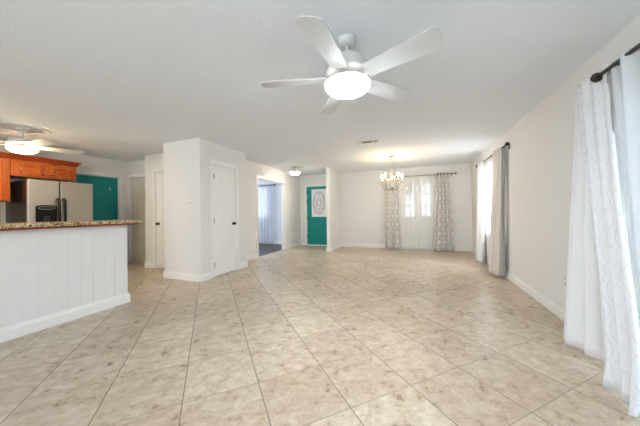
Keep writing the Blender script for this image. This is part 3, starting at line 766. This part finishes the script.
# far wall: trellis drapes, sheer, rod
FG = 'trellis pattern drapes on the far wall'
ry = YF-0.10
rod((-0.98, ry, 2.18), (0.96, ry, 2.18), 0.012, 'long grey curtain rod above the white double door', 'pewter', (1, 1), (0.03, 0.97), ((0, 1, 0), 0.10))
def grommets(cur, y, x0, x1, n, z):
    for i in range(n):
        x = x0+(x1-x0)*(i+0.5)/n
        k = MB(); k.tube([(x, y+0.034*math.cos(a), z+0.034*math.sin(a)) for a in [2*PI*i_/20 for i_ in range(20)]], 0.007, 8, True)
        k.build('grommet', 'bronze', cur)
cl = curtain('drape', 'cloth_damask', 'grey trellis-patterned drape left of the white double door, behind the chandelier', 'curtain', (-0.93, ry), (-0.60, ry), (-0.97, ry-0.03), (-0.53, ry-0.03), 2.225, 0.015, 4, 0.034, 0.055, (0, -1), FG, 3)
grommets(cl, ry, -0.93, -0.60, 4, 2.18)
cr_ = curtain('drape', 'cloth_damask', 'grey trellis-patterned drape right of the white double door', 'curtain', (0.50, ry), (0.80, ry), (0.37, ry-0.04), (0.92, ry-0.04), 2.225, 0.015, 4, 0.034, 0.065, (0, -1), FG, 5)
grommets(cr_, ry, 0.50, 0.80, 4, 2.18)
curtain('sheer_curtain', 'cloth_sheer_far', 'white sheer curtain hanging over the white double door', 'curtain', (-0.55, ry+0.035), (0.49, ry+0.035), (-0.57, ry+0.035), (0.46, ry+0.035), 2.19, 0.02, 7, 0.0015, 0.003, (0, -1), None, 7, thick=0.001)
# right wall window
rx = 1.315
rod((rx, 4.74, 2.175), (rx, 6.78, 2.175), 0.013, 'dark curtain rod across the side window, far end of the right wall', 'bronze', (1, 1), (0.06, 0.94), ((1, 0, 0), XR-rx))
cn = curtain('drape', 'cloth_cream', 'cream drape at the near side of the right wall window', 'curtain', (rx, 4.97), (rx, 5.42), (rx-0.03, 5.06), (rx-0.05, 5.50), 2.20, 0.02, 4, 0.042, 0.062, (-1, 0), 'drapes of the side window', 11)
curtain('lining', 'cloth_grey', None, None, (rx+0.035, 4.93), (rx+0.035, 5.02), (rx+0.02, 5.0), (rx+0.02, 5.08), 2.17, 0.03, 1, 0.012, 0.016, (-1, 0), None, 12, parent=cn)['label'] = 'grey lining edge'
curtain('drape', 'cloth_white', 'white drape at the far side of the right wall window', 'curtain', (rx, 6.20), (rx, 6.72), (rx-0.06, 6.18), (rx-0.04, 6.70), 2.20, 0.02, 4, 0.042, 0.06, (-1, 0), 'drapes of the side window', 13)
curtain('sheer_curtain', 'cloth_sheer', 'bright white sheer across the right wall window', 'curtain', (rx+0.03, 5.46), (rx+0.03, 6.17), (rx+0.02, 5.58), (rx+0.02, 6.12), 2.15, 0.03, 7, 0.012, 0.018, (-1, 0), None, 17, thick=0.001)
# patio door
r1, r2 = 1.335, 1.25
rod((r1, 0.0, 2.16), (r1, 2.86, 2.16), 0.010, 'thin inner curtain rod behind the long white drape by the patio door', 'bronze', (0, 0), (0.04, 0.99), ((1, 0, 0), XR-r1))
rod((r2, -0.1, 2.125), (r2, 2.44, 2.125), 0.014, 'dark curtain rod with round finial above the patio door', 'bronze', (1, 1), (0.05, 0.93), ((1, 0, 0), XR-r2))
curtain('drape', 'cloth_white', 'plain white drape along the wall, behind the embroidered drape of the patio door', 'curtain', (1.33, 2.66), (1.33, 2.92), (1.27, 2.36), (1.11, 2.74), 2.20, 0.035, 3, 0.014, 0.04, (-1, 0), None, 23, hem=0.01)
dn = curtain('drape', 'cloth_trellis_white', 'long white embroidered drape with a narrow grey strip, nearest the round rod finial', 'curtain', (1.275, 2.40), (1.255, 2.74), (1.13, 1.84), (1.20, 2.27), 2.19, 0.01, 3, 0.012, 0.04, (-1, 0), None, 27, puddle=0.04)
curtain('grey_strip', 'cloth_grey', None, None, (1.262, 2.325), (1.262, 2.395), (1.235, 2.28), (1.235, 2.29), 2.11, 1.25, 1, 0.008, 0.006, (-1, 0), None, 29, parent=dn)['label'] = 'narrow grey strip'  # narrow strip of grey cloth beside the drape, tapering downwards
curtain('sheer_curtain', 'cloth_embroidered', 'white embroidered sheer hanging from the dark rod across the patio door', 'curtain', (r2, 1.35), (r2, 2.33), (1.14, 1.10), (1.09, 1.80), 2.155, 0.012, 6, 0.018, 0.04, (-1, 0), None, 31, thick=0.001)
# study window
curtain('sheer_curtain', 'cloth_study', 'pale blue sheer over the study window, seen through the cased opening', 'curtain', (-6.55, YF-0.09), (-4.95, YF-0.09), (-6.55, YF-0.09), (-4.93, YF-0.09), 2.15, 0.04, 12, 0.008, 0.012, (0, -1), None, 37, thick=0.001)
rod((-6.6, YF-0.08, 2.165), (-4.86, YF-0.08, 2.165), 0.013, 'dark curtain rod on the study wall, seen through the cased opening', 'bronze', (1, 1), (0.03, 0.97), ((0, 1, 0), 0.08))

# ------------------------------------------------------------------ outside the double door
t = thing('garden_tree', (-1.1, 12.5, -0.12), 'dark green tree seen through the left pane of the double door', 'tree')
MB().tube([(-1.1, 12.5, -0.12), (-1.05, 12.5, 1.0), (-1.15, 12.4, 2.4)], [0.14, 0.11, 0.07], 10).build('trunk', 'bark', t)
b = MB(); rnd = random.Random(9)
for i in range(26):
    b.sphere((-1.1+rnd.gauss(0, 0.55), 12.5+rnd.gauss(0, 0.45), 3.0+rnd.gauss(0, 0.45)), rnd.uniform(0.2, 0.42), 10)
b.build('foliage', 'leaf', t)
